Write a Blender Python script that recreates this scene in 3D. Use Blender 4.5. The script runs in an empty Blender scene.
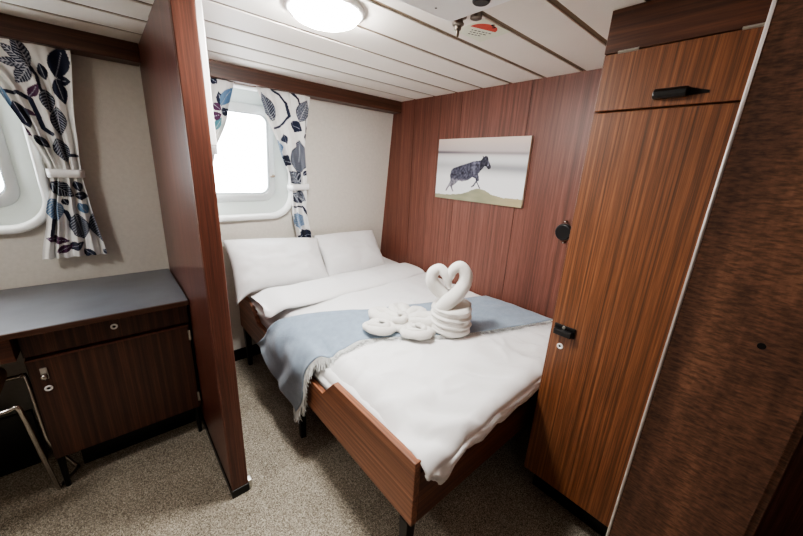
import bpy, bmesh, math, random
from mathutils import Vector, Matrix, noise
random.seed(7)
C = bpy.context.scene.collection
PI = math.pi
def lin(v):
    v /= 255.0
    return v/12.92 if v <= .04045 else ((v+.055)/1.055)**2.4
def rgb(r, g, b): return (lin(r), lin(g), lin(b), 1)
def sm(a, b, t):
    t = min(1, max(0, (t-a)/(b-a))); return t*t*(3-2*t)
def mix(a, b, t): return a+(b-a)*t
def nz(x, y, z=0, s=1.0): return noise.noise(Vector((x*s, y*s, z*s)))

# ------------------------------------------------------------------ materials
def newmat(name):
    m = bpy.data.materials.new(name); m.use_nodes = True
    nt = m.node_tree; b = nt.nodes['Principled BSDF']
    return m, nt, b
def plain(name, col, rough=.5, metal=0, spec=.5, sheen=0, bump=0, bscale=200, var=0, vscale=8):
    m, nt, b = newmat(name)
    b.inputs['Base Color'].default_value = col; b.inputs['Roughness'].default_value = rough
    b.inputs['Metallic'].default_value = metal; b.inputs['Specular IOR Level'].default_value = spec
    if sheen: b.inputs['Sheen Weight'].default_value = sheen
    tc = nt.nodes.new('ShaderNodeTexCoord')
    if var:
        n = nt.nodes.new('ShaderNodeTexNoise'); n.inputs['Scale'].default_value = vscale; n.inputs['Detail'].default_value = 5
        nt.links.new(tc.outputs['Object'], n.inputs['Vector'])
        r = nt.nodes.new('ShaderNodeValToRGB')
        r.color_ramp.elements[0].position = .3; r.color_ramp.elements[1].position = .7
        r.color_ramp.elements[0].color = tuple(c*(1-var) for c in col[:3])+(1,)
        r.color_ramp.elements[1].color = tuple(min(1, c*(1+var)) for c in col[:3])+(1,)
        nt.links.new(n.outputs['Fac'], r.inputs['Fac']); nt.links.new(r.outputs['Color'], b.inputs['Base Color'])
    if bump:
        n = nt.nodes.new('ShaderNodeTexNoise'); n.inputs['Scale'].default_value = bscale; n.inputs['Detail'].default_value = 3
        nt.links.new(tc.outputs['Object'], n.inputs['Vector'])
        bp = nt.nodes.new('ShaderNodeBump'); bp.inputs['Strength'].default_value = bump; bp.inputs['Distance'].default_value = .004
        nt.links.new(n.outputs['Fac'], bp.inputs['Height']); nt.links.new(bp.outputs['Normal'], b.inputs['Normal'])
    return m
def wood(name, dark, mid, light, axis='Z', across=28, along=.9, rough=.38, fine=170, finew=.45, spec=.5, blotch=1.2, faxis=None):
    """veneer: stripes stretched along the grain axis, fine pores and slow blotches"""
    m, nt, b = newmat(name); N = nt.nodes.new; L = nt.links.new
    tc = N('ShaderNodeTexCoord')
    def nse(sa, sl, det, rg=.6, axis=axis):
        mp = N('ShaderNodeMapping'); s = [sa, sa, sa]; s['XYZ'.index(axis)] = sl
        mp.inputs['Scale'].default_value = s
        n = N('ShaderNodeTexNoise'); n.inputs['Scale'].default_value = 1; n.inputs['Detail'].default_value = det; n.inputs['Roughness'].default_value = rg
        L(tc.outputs['Object'], mp.inputs['Vector']); L(mp.outputs['Vector'], n.inputs['Vector']); return n
    a = nse(across, along, 5, .62)
    r = N('ShaderNodeValToRGB'); e = r.color_ramp.elements
    e[0].position = .33; e[0].color = dark; e[1].position = .68; e[1].color = light
    k = e.new(.5); k.color = mid
    L(a.outputs['Fac'], r.inputs['Fac'])
    f = nse(fine, 6 if not faxis else 60, 3, .6, faxis or axis)
    fr = N('ShaderNodeMapRange'); fr.inputs['From Min'].default_value = .35; fr.inputs['From Max'].default_value = .65
    fr.inputs['To Min'].default_value = 1-finew; fr.inputs['To Max'].default_value = 1+finew*.5
    L(f.outputs['Fac'], fr.inputs['Value'])
    g = nse(blotch, blotch*.6, 2)
    gr = N('ShaderNodeMapRange'); gr.inputs['From Min'].default_value = .3; gr.inputs['From Max'].default_value = .7
    gr.inputs['To Min'].default_value = .85; gr.inputs['To Max'].default_value = 1.15
    L(g.outputs['Fac'], gr.inputs['Value'])
    mu = N('ShaderNodeMath'); mu.operation = 'MULTIPLY'; L(fr.outputs['Result'], mu.inputs[0]); L(gr.outputs['Result'], mu.inputs[1])
    vm = N('ShaderNodeVectorMath'); vm.operation = 'SCALE'; L(r.outputs['Color'], vm.inputs[0]); L(mu.outputs['Value'], vm.inputs['Scale'])
    L(vm.outputs['Vector'], b.inputs['Base Color'])
    b.inputs['Roughness'].default_value = rough; b.inputs['Specular IOR Level'].default_value = spec
    bp = N('ShaderNodeBump'); bp.inputs['Strength'].default_value = .12; bp.inputs['Distance'].default_value = .001
    L(f.outputs['Fac'], bp.inputs['Height']); L(bp.outputs['Normal'], b.inputs['Normal'])
    return m
def vcol(name, rough=.8, sheen=.2, trans=0, bump=0):
    m, nt, b = newmat(name)
    a = nt.nodes.new('ShaderNodeAttribute'); a.attribute_name = 'Col'
    nt.links.new(a.outputs['Color'], b.inputs['Base Color'])
    b.inputs['Roughness'].default_value = rough; b.inputs['Sheen Weight'].default_value = sheen
    b.inputs['Specular IOR Level'].default_value = .25
    if bump:
        tc = nt.nodes.new('ShaderNodeTexCoord'); n = nt.nodes.new('ShaderNodeTexNoise'); n.inputs['Scale'].default_value = 500
        nt.links.new(tc.outputs['Object'], n.inputs['Vector'])
        bp = nt.nodes.new('ShaderNodeBump'); bp.inputs['Strength'].default_value = bump; bp.inputs['Distance'].default_value = .002
        nt.links.new(n.outputs['Fac'], bp.inputs['Height']); nt.links.new(bp.outputs['Normal'], b.inputs['Normal'])
    return m
def emis(name, col, s):
    m, nt, b = newmat(name)
    b.inputs['Base Color'].default_value = col
    b.inputs['Emission Color'].default_value = col; b.inputs['Emission Strength'].default_value = s
    return m
def glassmat():
    m, nt, b = newmat('window glass'); nt.nodes.remove(b)
    t = nt.nodes.new('ShaderNodeBsdfTransparent'); g = nt.nodes.new('ShaderNodeBsdfGlossy'); g.inputs['Roughness'].default_value = .02
    f = nt.nodes.new('ShaderNodeFresnel'); f.inputs['IOR'].default_value = 1.45
    x = nt.nodes.new('ShaderNodeMixShader')
    nt.links.new(f.outputs['Fac'], x.inputs['Fac']); nt.links.new(t.outputs[0], x.inputs[1]); nt.links.new(g.outputs[0], x.inputs[2])
    nt.links.new(x.outputs[0], nt.nodes['Material Output'].inputs['Surface'])
    return m
def carpetmat():
    m, nt, b = newmat('speckled carpet'); N = nt.nodes.new; L = nt.links.new
    tc = N('ShaderNodeTexCoord')
    n = N('ShaderNodeTexNoise'); n.inputs['Scale'].default_value = 290; n.inputs['Detail'].default_value = 2; n.inputs['Roughness'].default_value = .75
    L(tc.outputs['Object'], n.inputs['Vector'])
    r = N('ShaderNodeValToRGB'); e = r.color_ramp.elements
    e[0].position = .32; e[0].color = rgb(56, 52, 47); e[1].position = .68; e[1].color = rgb(220, 212, 196)
    k = e.new(.5); k.color = rgb(146, 137, 122)
    L(n.outputs['Fac'], r.inputs['Fac'])
    n2 = N('ShaderNodeTexNoise'); n2.inputs['Scale'].default_value = 4; n2.inputs['Detail'].default_value = 2
    L(tc.outputs['Object'], n2.inputs['Vector'])
    mr = N('ShaderNodeMapRange'); mr.inputs['From Min'].default_value = .3; mr.inputs['From Max'].default_value = .7; mr.inputs['To Min'].default_value = .9; mr.inputs['To Max'].default_value = 1.1
    L(n2.outputs['Fac'], mr.inputs['Value'])
    vm = N('ShaderNodeVectorMath'); vm.operation = 'SCALE'; L(r.outputs['Color'], vm.inputs[0]); L(mr.outputs['Result'], vm.inputs['Scale'])
    L(vm.outputs['Vector'], b.inputs['Base Color']); b.inputs['Roughness'].default_value = .95; b.inputs['Specular IOR Level'].default_value = .1
    bp = N('ShaderNodeBump'); bp.inputs['Strength'].default_value = .6; bp.inputs['Distance'].default_value = .006
    L(n.outputs['Fac'], bp.inputs['Height']); L(bp.outputs['Normal'], b.inputs['Normal'])
    return m

M = dict(
 panel = wood('mahogany wall panel', rgb(92,56,46), rgb(112,69,57), rgb(130,84,70), 'Z', 75, .35, .45, 260, .28, .5, .8),
 robe = wood('ribbon mahogany', rgb(84,50,30), rgb(118,72,44), rgb(147,96,62), 'Z', 105, .10, .40, 280, .35, .6, .9),
 robe_h = wood('dark cross grain mahogany', rgb(62,36,24), rgb(84,50,34), rgb(108,68,46), 'Y', 40, .5, .4, 190, .3),
 post = wood('near mahogany', rgb(86,58,44), rgb(103,71,54), rgb(124,87,66), 'Z', 22, 2.2, .5, 230, .5, .4, 9, 'Y'),
 part = wood('partition mahogany', rgb(72,40,32), rgb(92,52,42), rgb(112, 66, 54), 'Z', 40, .4, .28, 240, .25, .9),
 lipping = wood('partition edge lipping', rgb(82,47,37), rgb(101,60,47), rgb(120,75,59), 'Z', 60, 1.0, .4, 260, .3),
 desk = wood('desk mahogany', rgb(52,29,21), rgb(72,42,31), rgb(96,58,42), 'Z', 55, .3, .4, 240, .3),
 desk_h = wood('desk edge mahogany', rgb(64,36,26), rgb(92,54,39), rgb(118,72,53), 'X', 40, .6, .4, 200, .3),
 rail = wood('bed rail mahogany', rgb(104,66,47), rgb(136,89,65), rgb(166,114,86), 'Y', 60, .25, .4, 240, .25),
 foot = wood('bed foot mahogany', rgb(82,48,35), rgb(108,66,48), rgb(134,86,64), 'X', 50, .3, .4, 240, .25),
 beam = wood('dark pelmet mahogany', rgb(58,35,26), rgb(78,48,35), rgb(98,64,47), 'X', 50, .5, .4, 240, .25),
 laminate = plain('dark grey laminate', rgb(100, 103, 110), .30, 0, 1.0, var=.15, vscale=7),
 hull = plain('cream fabric wall covering', rgb(212, 208, 199), .85, 0, .2, bump=.25, bscale=350, var=.04, vscale=60),
 ceil = plain('cream painted plank', rgb(232, 226, 217), .5, 0, .4, var=.03, vscale=3),
 seam = plain('brown ceiling seam', rgb(112, 96, 76), .6),
 winframe = plain('white moulded plastic', rgb(236,238,236), .35, 0, .5),
 reveal = plain('grey green reveal', rgb(196,204,200), .5), gasket = plain('grey gasket', rgb(120,124,124), .6), winmetal = plain('pale grey window metal', rgb(206,210,210), .35, .2),
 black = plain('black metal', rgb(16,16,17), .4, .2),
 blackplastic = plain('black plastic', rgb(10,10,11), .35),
 chrome = plain('chrome', rgb(190,184,178), .22, 1), nickel = plain('dull nickel', rgb(120,112,104), .35, 1),
 steel = plain('brushed steel', rgb(190,188,182), .3, .9),
 alu = plain('aluminium strip', rgb(214,208,204), .3, .7),
 linen = plain('white cotton', rgb(236,236,236), .85, 0, .2, .1, bump=.12, bscale=60),
 towel = plain('white terry towel', rgb(226,224,219), .95, 0, .1, .3, bump=.5, bscale=260),
 wool = plain('pale blue woven wool', rgb(142, 158, 174), .9, 0, .1, .3, bump=.4, bscale=320, var=.08, vscale=30),
 fringe = plain('pale wool fringe', rgb(206,208,206), .9, 0, .1),
 curtain = vcol('leaf print cotton', .85, .1, bump=.15),
 canvas = vcol('printed canvas', .7, 0),
 canvas_side = plain('canvas edge', rgb(226,218,206), .8),
 diffuser = emis('lamp diffuser', (1, .98, .95, 1), 150),
 lampwhite = plain('white enamel', rgb(238,238,236), .35),
 red = plain('red print', rgb(196,74,58), .6),
 ink = plain('dark print', rgb(40,40,42), .6),
 sticker = plain('pale green sticker', rgb(222,226,206), .5),
 vinyl = plain('tan vinyl', rgb(178, 146, 116), .55, bump=.2, bscale=250),
 hole = plain('dark hole', rgb(12,8,6), .9),
 cream = plain('cream wall paint', rgb(214,206,192), .8),
 glass = glassmat(), carpet = carpetmat(),
)

# ------------------------------------------------------------------ object helpers
def tag(o, label=None, cat=None, group=None, kind=None):
    if label: o['label'] = label
    if cat: o['category'] = cat
    if group: o['group'] = group
    if kind: o['kind'] = kind
    return o
def thing(name, label, cat, loc, group=None):
    o = bpy.data.objects.new(name, None); o.empty_display_size = .1; C.objects.link(o); o.location = loc
    return tag(o, label, cat, group)
def wloc(o):
    v = Vector(o.location)
    while o.parent: o = o.parent; v += Vector(o.location)
    return v
def obj(name, bm, mat, parent=None, smooth=False, bevel=0, seg=2, kind=None, origin=None, label=None):
    """bm is in world coordinates; the mesh is stored relative to its origin"""
    bmesh.ops.recalc_face_normals(bm, faces=bm.faces)
    if origin is None:
        if bm.verts:
            n = len(bm.verts); c = Vector((0, 0, 0))
            xs = [v.co.x for v in bm.verts]; ys = [v.co.y for v in bm.verts]; zs = [v.co.z for v in bm.verts]
            origin = Vector(((min(xs)+max(xs))/2, (min(ys)+max(ys))/2, min(zs)))
        else: origin = Vector((0, 0, 0))
    origin = Vector(origin)
    bmesh.ops.translate(bm, verts=bm.verts, vec=-origin)
    me = bpy.data.meshes.new(name); bm.to_mesh(me); bm.free()
    mats = mat if isinstance(mat, (list, tuple)) else [mat]
    for q in mats: me.materials.append(q)
    if smooth:
        for p in me.polygons: p.use_smooth = True
    o = bpy.data.objects.new(name, me); C.objects.link(o)
    if parent:
        o.parent = parent; o.location = origin-wloc(parent)
    else: o.location = origin
    if bevel:
        md = o.modifiers.new('bevel', 'BEVEL'); md.width = bevel; md.segments = seg; md.limit_method = 'ANGLE'; md.angle_limit = math.radians(40)
        if not smooth:
            pass
    if kind: o['kind'] = kind
    if label: o['label'] = label
    return o
def BM(): return bmesh.new()
def box(bm, a, b, mi=0):
    x0, y0, z0 = a; x1, y1, z1 = b
    v = [bm.verts.new(p) for p in ((x0,y0,z0),(x1,y0,z0),(x1,y1,z0),(x0,y1,z0),(x0,y0,z1),(x1,y0,z1),(x1,y1,z1),(x0,y1,z1))]
    for q in ((0,3,2,1),(4,5,6,7),(0,1,5,4),(1,2,6,5),(2,3,7,6),(3,0,4,7)):
        f = bm.faces.new([v[i] for i in q]); f.material_index = mi
    return bm
def prism(bm, pts, ax, a, b):
    """extrude a 2D outline (in the two other axes, in xyz order) from a to b along axis ax"""
    def P(p, t):
        q = list(p); q.insert(ax, t); return q
    A = [bm.verts.new(P(p, a)) for p in pts]; B = [bm.verts.new(P(p, b)) for p in pts]
    bm.faces.new(A); bm.faces.new(B[::-1]); n = len(pts)
    for i in range(n): bm.faces.new((A[i], A[(i+1) % n], B[(i+1) % n], B[i]))
    return bm
def frame(d):
    d = d.normalized(); u = Vector((0, 0, 1)) if abs(d.z) < .9 else Vector((1, 0, 0))
    a = d.cross(u).normalized(); return a, d.cross(a).normalized()
def tube(bm, pts, r, n=10, caps=True):
    pts = [Vector(p) for p in pts]; rings = []
    rr = r if isinstance(r, (list, tuple)) else [r]*len(pts)
    a = None
    for i, p in enumerate(pts):
        d = (pts[min(i+1, len(pts)-1)]-pts[max(i-1, 0)])
        d.normalize()
        if a is None: a, b = frame(d)
        else:
            a = (a-d*a.dot(d)).normalized(); b = d.cross(a).normalized()
        rings.append([bm.verts.new(p+(a*math.cos(t*2*PI/n)+b*math.sin(t*2*PI/n))*rr[i]) for t in range(n)])
    for i in range(len(rings)-1):
        for t in range(n): bm.faces.new((rings[i][t], rings[i][(t+1) % n], rings[i+1][(t+1) % n], rings[i+1][t]))
    if caps: bm.faces.new(rings[0][::-1]); bm.faces.new(rings[-1])
    return bm
def lathe(bm, prof, c, n=24, axis=2, capa=True, capb=True):
    """prof: (radius, offset along axis)"""
    rings = []
    for r, h in prof:
        ring = []
        for t in range(n):
            q = [r*math.cos(2*PI*t/n), r*math.sin(2*PI*t/n)]; q.insert(axis, h)
            ring.append(bm.verts.new(Vector(c)+Vector(q)))
        rings.append(ring)
    for i in range(len(rings)-1):
        for t in range(n): bm.faces.new((rings[i][t], rings[i][(t+1) % n], rings[i+1][(t+1) % n], rings[i+1][t]))
    if capa: bm.faces.new(rings[0][::-1])
    if capb: bm.faces.new(rings[-1])
    return bm
def grid(bm, nu, nv, fn, close=False):
    V = [[bm.verts.new(fn(i/(nu-1), j/(nv-1))) for j in range(nv)] for i in range(nu)]
    for i in range(nu-1):
        for j in range(nv-1): bm.faces.new((V[i][j], V[i+1][j], V[i+1][j+1], V[i][j+1]))
    return V
def spline(pts, n):
    """Catmull-Rom through 3D points, n samples"""
    P = [Vector(p) for p in pts]; out = []; m = len(P)-1
    for k in range(n):
        t = k/(n-1)*m; i = min(int(t), m-1); t -= i
        p0, p1, p2, p3 = P[max(i-1, 0)], P[i], P[i+1], P[min(i+2, m)]
        out.append(.5*((2*p1)+(p2-p0)*t+(2*p0-5*p1+4*p2-p3)*t*t+(3*p1-p0-3*p2+p3)*t**3))
    return out
def solid(o, t, off=-1):
    md = o.modifiers.new('thick', 'SOLIDIFY'); md.thickness = t; md.offset = off; return o
def subd(o, n=1):
    md = o.modifiers.new('sub', 'SUBSURF'); md.levels = n; md.render_levels = n; return o

# ------------------------------------------------------------------ the setting
XL, XW, ZC, YB = -1.45, 1.92, 2.015, -1.1
def hy(z): return 2.53-.1*z            # the outer wall leans in towards its top
st = dict(kind='structure')
o = obj('floor', box(BM(), (XL-.05, YB-.05, -.05), (XW+.05, 2.6, 0)), M['carpet'], kind='structure'); tag(o, 'speckled grey beige carpet across the cabin floor', 'floor')
# ceiling: planks along x with brown seams between
bm = BM(); ys = [2.085-.2085*k for k in range(0, 16)]
edges = [2.40]+ys
for a, b in zip(edges[:-1], edges[1:]):
    box(bm, (XL-.05, b+.0115, ZC), (XW+.05, a-.0115, ZC+.006))
o = obj('ceiling', bm, M['ceil'], bevel=.002, seg=2, kind='structure'); tag(o, 'cream plank ceiling with brown seams', 'ceiling')
cb = obj('ceiling_seam', box(BM(), (XL-.05, YB-.05, ZC+.004), (XW+.05, 2.6, ZC+.05)), M['seam'], o)

def rrect(hw, hh, r, n=8):
    out = []
    for cx, cz, a0 in ((hw-r, hh-r, 0), (-hw+r, hh-r, 90), (-hw+r, -hh+r, 180), (hw-r, -hh+r, 270)):
        for k in range(n+1):
            a = math.radians(a0+90*k/n); out.append((cx+r*math.cos(a), cz+r*math.sin(a)))
    return out
WIN = [(-.57, 1.53), (.675, 1.53)]
HW, HH = .372, .42
# the outer wall with the two window openings
bm = BM()
x0, x1, z0, z1 = XL-.05, XW+.05, -.03, ZC+.04
loops = [[(x0, z0), (x1, z0), (x1, z1), (x0, z1)]]
for cx, cz in WIN: loops.append([(cx+p, cz+q) for p, q in rrect(HW-.02, HH-.02, .15)])
es = []
for lp in loops:
    vs = [bm.verts.new((x, hy(z), z)) for x, z in lp]
    for i in range(len(vs)): es.append(bm.edges.new((vs[i], vs[(i+1) % len(vs)])))
bmesh.ops.triangle_fill(bm, edges=es, use_beauty=True)
o = obj('wall_window', bm, M['hull'], kind='structure'); tag(o, 'cream leaning outer wall around the two windows', 'wall')
# windows
def hp(x, z, d):                        # a point d behind (+) or before (-) the leaning wall
    n = Vector((0, 1, .1)).normalized(); return Vector((x, hy(z), z))+n*d
for k, (cx, cz) in enumerate(WIN):
    w = thing('window_%d' % (k+1), ['rounded white window beside the desk, left of the partition', 'rounded white window above the bed pillows'][k], 'window', (cx, hy(cz-HH), cz-HH)); w['kind'] = 'structure'
    prof = [(HW, HH, .165, .004), (HW-.001, HH-.001, .165, -.026), (HW-.007, HH-.007, .16, -.036), (HW-.024, HH-.024, .145, -.037), (HW-.034, HH-.034, .14, -.026), (HW-.037, HH-.037, .135, .004)]
    prof2 = [(HW-.036, HH-.036, .135, .004), (HW-.046, HH-.046, .128, .008), (HW-.105, HH-.105, .095, .058), (HW-.112, HH-.112, .085, .068)]
    bm = BM(); rings = []
    for hw, hh, r, d in prof: rings.append([bm.verts.new(hp(cx+p, cz+q, d)) for p, q in rrect(hw, hh, r)])
    n = len(rings[0])
    for a, b in zip(rings[:-1], rings[1:]):
        for i in range(n): bm.faces.new((a[i], a[(i+1) % n], b[(i+1) % n], b[i]))
    obj('window_frame', bm, M['winframe'], w, smooth=True)
    bm = BM(); rings = [[bm.verts.new(hp(cx+p, cz+q, d)) for p, q in rrect(hw, hh, r)] for hw, hh, r, d in prof2]
    for a, b in zip(rings[:-1], rings[1:]):
        for i in range(n): bm.faces.new((a[i], a[(i+1) % n], b[(i+1) % n], b[i]))
    obj('window_reveal', bm, M['reveal'], w, smooth=True)
    bm = BM(); rings = [[bm.verts.new(hp(cx+p, cz+q, d)) for p, q in rrect(hw, hh, r)] for hw, hh, r, d in ((HW-.150, HH-.162, .055, .0575), (HW-.156, HH-.168, .05, .064), (HW-.158, HH-.170, .05, .076))]
    for a, b in zip(rings[:-1], rings[1:]):
        for i in range(n): bm.faces.new((a[i], a[(i+1) % n], b[(i+1) % n], b[i]))
    obj('gasket', bm, M['gasket'], w, smooth=True)
    bm = BM(); rings = []
    for hw, hh, r, d in ((HW-.108, HH-.108, .09, .066), (HW-.114, HH-.114, .085, .058), (HW-.150, HH-.162, .055, .058), (HW-.156, HH-.168, .05, .066), (HW-.157, HH-.169, .05, .085)):
        rings.append([bm.verts.new(hp(cx+p, cz+q, d)) for p, q in rrect(hw, hh, r)])
    for a, b in zip(rings[:-1], rings[1:]):
        for i in range(n): bm.faces.new((a[i], a[(i+1) % n], b[(i+1) % n], b[i]))
    obj('sash', bm, M['winmetal'], w, smooth=True)
    bm = BM(); bm.faces.new([bm.verts.new(hp(cx+p, cz+q, .078)) for p, q in rrect(HW-.153, HH-.165, .052)])
    obj('window_pane', bm, M['glass'], w)
    for sx, sz in (((1, -.13), (-1, -.13)) if k else ((-1, -.13),)):
        bm = BM(); c = hp(cx+sx*(HW-.128), cz+sz, .05)
        tube(bm, [c, c+Vector((0, -.022, 0)), c+Vector((-sx*.006, -.03, -.004)), c+Vector((-sx*.03, -.032, -.006))], [.009, .008, .006, .005], 8)
        obj('window_latch', bm, M['seam'], w, smooth=True)
# panelled wall on the right: boards with thin grooves
bm = BM(); gr = [-1.15, -.4, .12, .61, 1.107, 1.61, 2.08, 2.62]
for a, b in zip(gr[:-1], gr[1:]): box(bm, (XW, a+.0018, -.03), (XW+.03, b-.0018, ZC+.03))
o = obj('wall_right', bm, M['panel'], kind='structure'); tag(o, 'reddish wood panel wall along the bed', 'wall')
obj('groove', box(BM(), (XW+.004, -1.15, -.03), (XW+.04, 2.6, ZC+.03)), M['hole'], o)
o = obj('wall_left', box(BM(), (XL-.05, YB, -.03), (XL, 2.6, ZC+.03)), M['cream'], kind='structure'); tag(o, 'cream side wall at the desk end', 'wall')
o = obj('wall_back', box(BM(), (XL, YB-.05, -.03), (XW, YB, ZC+.03)), M['part'], kind='structure'); tag(o, 'wall behind the entrance', 'wall')
for k, (a, b) in enumerate(((XL, .232), (.30, XW))):
    bm = BM(); prism(bm, [(2.238, 1.931), (hy(1.931)+.01, 1.931), (hy(ZC)+.01, ZC), (2.238, ZC)], 0, a, b)
    o = obj('trim_%d' % (k+1), bm, M['beam'], bevel=.003, kind='structure'); tag(o, ['dark wood pelmet beam above the desk window', 'brown wood pelmet beam above the bed window'][k], 'trim')
bm = BM(); box(bm, (.31, hy(.09)-.012, 0), (XW, hy(0), .09))
o = obj('baseboard_window', bm, M['black'], kind='structure'); tag(o, 'black baseboard of the outer wall under the bed head', 'baseboard')
# partition between desk and bed
o = thing('wall_partition', 'dark wood partition between the desk and the bed', 'wall', (.266, 1.9, 0)); o['kind'] = 'structure'; part = o
def hullprism(bm, x0, x1, y0, z0, z1, inset=.004):
    prism(bm, [(y0, z0), (hy(z0)-inset, z0), (hy(z1)-inset, z1), (y0, z1)], 0, x0, x1)
bm = BM(); hullprism(bm, .234, .300, 1.80, .045, ZC); obj('rear_board', bm, M['part'], part, bevel=.002)
bm = BM(); box(bm, (.232, 1.362, .045), (.300, 1.798, ZC)); obj('front_board', bm, M['part'], part, bevel=.002)
bm = BM(); box(bm, (.2315, 1.338, .045), (.3005, 1.361, ZC)); obj('edge_lipping', bm, M['lipping'], part, bevel=.003)
bm = BM(); hullprism(bm, .228, .304, 1.336, 0, .044); obj('kick_base', bm, M['black'], part, bevel=.003)
bm = BM(); box(bm, (.301, 1.345, .0), (.318, 1.375, .05)); obj('floor_bracket', bm, M['steel'], part, bevel=.002)
bm = BM(); box(bm, (.301, 1.385, 1.545), (.329, 1.415, ZC)); obj('cable_cover', bm, M['lampwhite'], part, bevel=.003, label='white cable cover strip')
# wall end beside the entrance (near right)
o = thing('wall_entry', 'close wooden wall end with metal edge strip at the right', 'wall', (.9, -.01, 0)); o['kind'] = 'structure'; ent = o
bm = BM(); box(bm, (.795, -.113, 0), (XW, .083, ZC)); bmesh.ops.bevel(bm, geom=[e for e in bm.edges if abs(e.verts[0].co.x-.795) < 1e-4 and abs(e.verts[1].co.x-.795) < 1e-4 and e.verts[0].co.y < 0 and e.verts[1].co.y < 0], offset=.012, segments=4, affect='EDGES')
obj('end_board', bm, M['post'], ent, smooth=False)
bm = BM(); box(bm, (.7925, .0825, 0), (.81, .0880, ZC)); obj('edge_strip', bm, M['alu'], ent, bevel=.002, label='pale metal edge strip')
bm = BM(); lathe(bm, [(.0055, -.002), (.0055, .001)], (.795, -.033, 1.243), 14, 0); obj('screw_hole', bm, M['hole'], ent)

# ------------------------------------------------------------------ wardrobe (right)
XF = 1.31
t = thing('wardrobe', 'tall striped mahogany wardrobe with flap door standing at the foot of the bed', 'wardrobe', (1.6, .3, 0))
Y0, Y1 = .092, .512
bm = BM(); box(bm, (XF+.021, Y0, .17), (XW-.002, Y1-.004, ZC-.002)); obj('carcass', bm, M['robe'], t, bevel=.002)
bm = BM(); box(bm, (XF, Y0, .165), (XF+.02, Y1, 1.7125)); d = obj('tall_door', bm, M['robe'], t, bevel=.0025)
bm = BM(); box(bm, (XF, Y0, 1.7175), (XF+.02, Y1, 1.888)); f = obj('flap_door', bm, M['robe'], t, bevel=.0025)
bm = BM(); box(bm, (XF, Y0, 1.8905), (XF+.02, Y1+.002, ZC-.001)); obj('top_panel', bm, M['robe_h'], t, bevel=.0025)
bm = BM(); box(bm, (XF+.10, Y0, 0), (XW-.002, Y1-.02, .169)); obj('plinth', bm, M['blackplastic'], t)
# pull handles
bm = BM(); prism(bm, [(XF, 1.738), (XF-.022, 1.738), (XF-.026, 1.745), (XF-.026, 1.757), (XF-.015, 1.765), (XF, 1.765)], 1, .262, .345); obj('handle', bm, M['blackplastic'], f, bevel=.003)
bm = BM(); prism(bm, [(.262, 1.742), (.262, 1.762), (.216, 1.750), (.216, 1.744)], 0, XF-.004, XF+.001); obj('finger_recess', bm, M['hole'], f)
bm = BM(); box(bm, (XF-.006, .415, .886), (XF, .498, .930)); box(bm, (XF-.026, .422, .890), (XF-.006, .492, .914)); h = obj('latch', bm, M['blackplastic'], d, bevel=.004)
bm = BM(); lathe(bm, [(.006, -.001), (.006, .005)], (XF-.010, .46, .922), 12, 0); obj('latch_screw', bm, M['steel'], h)
def ring(bm, c, ro, ri, th, axis, sgn=-1):
    return lathe(bm, [(ri, 0), (ro, 0), (ro, sgn*th*.6), (ro*.85, sgn*th), (ri, sgn*th), (ri, 0)], c, 20, axis, False, False)
bm = BM(); ring(bm, (XF, .462, .835), .0125, .0055, .004, 0); k = obj('keyhole_ring', bm, M['lampwhite'], d, smooth=True)
bm = BM(); lathe(bm, [(.0055, -.001), (.0055, .0006)], (XF, .462, .835), 14, 0); obj('keyhole', bm, M['hole'], k)
for ya, yb in ((.415, .472), (.128, .185)):
    bm = BM(); box(bm, (XF-.0025, ya, 1.8855), (XF, yb, 1.8935)); tube(bm, [(XF-.003, ya, 1.8895), (XF-.003, yb, 1.8895)], .003, 8); obj('hinge', bm, M['steel'], f)

# ------------------------------------------------------------------ wall fitting, picture
t = thing('wall_fitting', 'rounded black fitting with chrome ends on the panel wall beside the wardrobe', 'wall fitting', (XW, .77, 1.2))
bm = BM(); pts = [(.03*math.cos(a), .045*math.sin(a)) for a in [2*PI*k/28 for k in range(28)]]
A = [(.775+.006*math.sin(6*q)+p*1.5, 1.203+q*1.05) for p, q in pts]
prism(bm, A, 0, XW-.035, XW-.001); obj('body', bm, M['blackplastic'], t, bevel=.008, seg=3)
for z, y in ((1.262, .775), (1.146, .765)):
    bm = BM(); tube(bm, [(XW-.001, y, z), (XW-.03, y, z), (XW-.036, y-.006, z)], [.006, .006, .004], 10); obj('chrome_stud', bm, M['chrome'], t, smooth=True)

def inpoly(x, y, P):
    c = False; j = len(P)-1
    for i in range(len(P)):
        if (P[i][1] > y) != (P[j][1] > y) and x < (P[j][0]-P[i][0])*(y-P[i][1])/(P[j][1]-P[i][1])+P[i][0]: c = not c
        j = i
    return c
BODY = [(.150,.52),(.165,.48),(.25,.425),(.33,.385),(.38,.355),(.43,.35),(.465,.335),(.478,.305),(.477,.27),(.492,.283),(.51,.27),(.535,.283),(.545,.33),(.56,.375),(.582,.43),(.580,.455),(.560,.475),(.540,.455),(.525,.425),(.505,.43),(.487,.47),(.465,.51),(.445,.55),(.46,.60),(.462,.655),(.445,.672),(.475,.745),(.490,.775),(.475,.778),(.450,.715),(.436,.69),(.415,.745),(.385,.772),(.382,.757),(.405,.72),(.430,.655),(.42,.625),(.385,.605),(.34,.66),(.28,.685),(.235,.68),(.215,.72),(.175,.775),(.180,.82),(.195,.862),(.180,.865),(.160,.80),(.150,.775),(.132,.81),(.118,.868),(.104,.868),(.115,.81),(.138,.735),(.150,.68),(.140,.60)]
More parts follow.
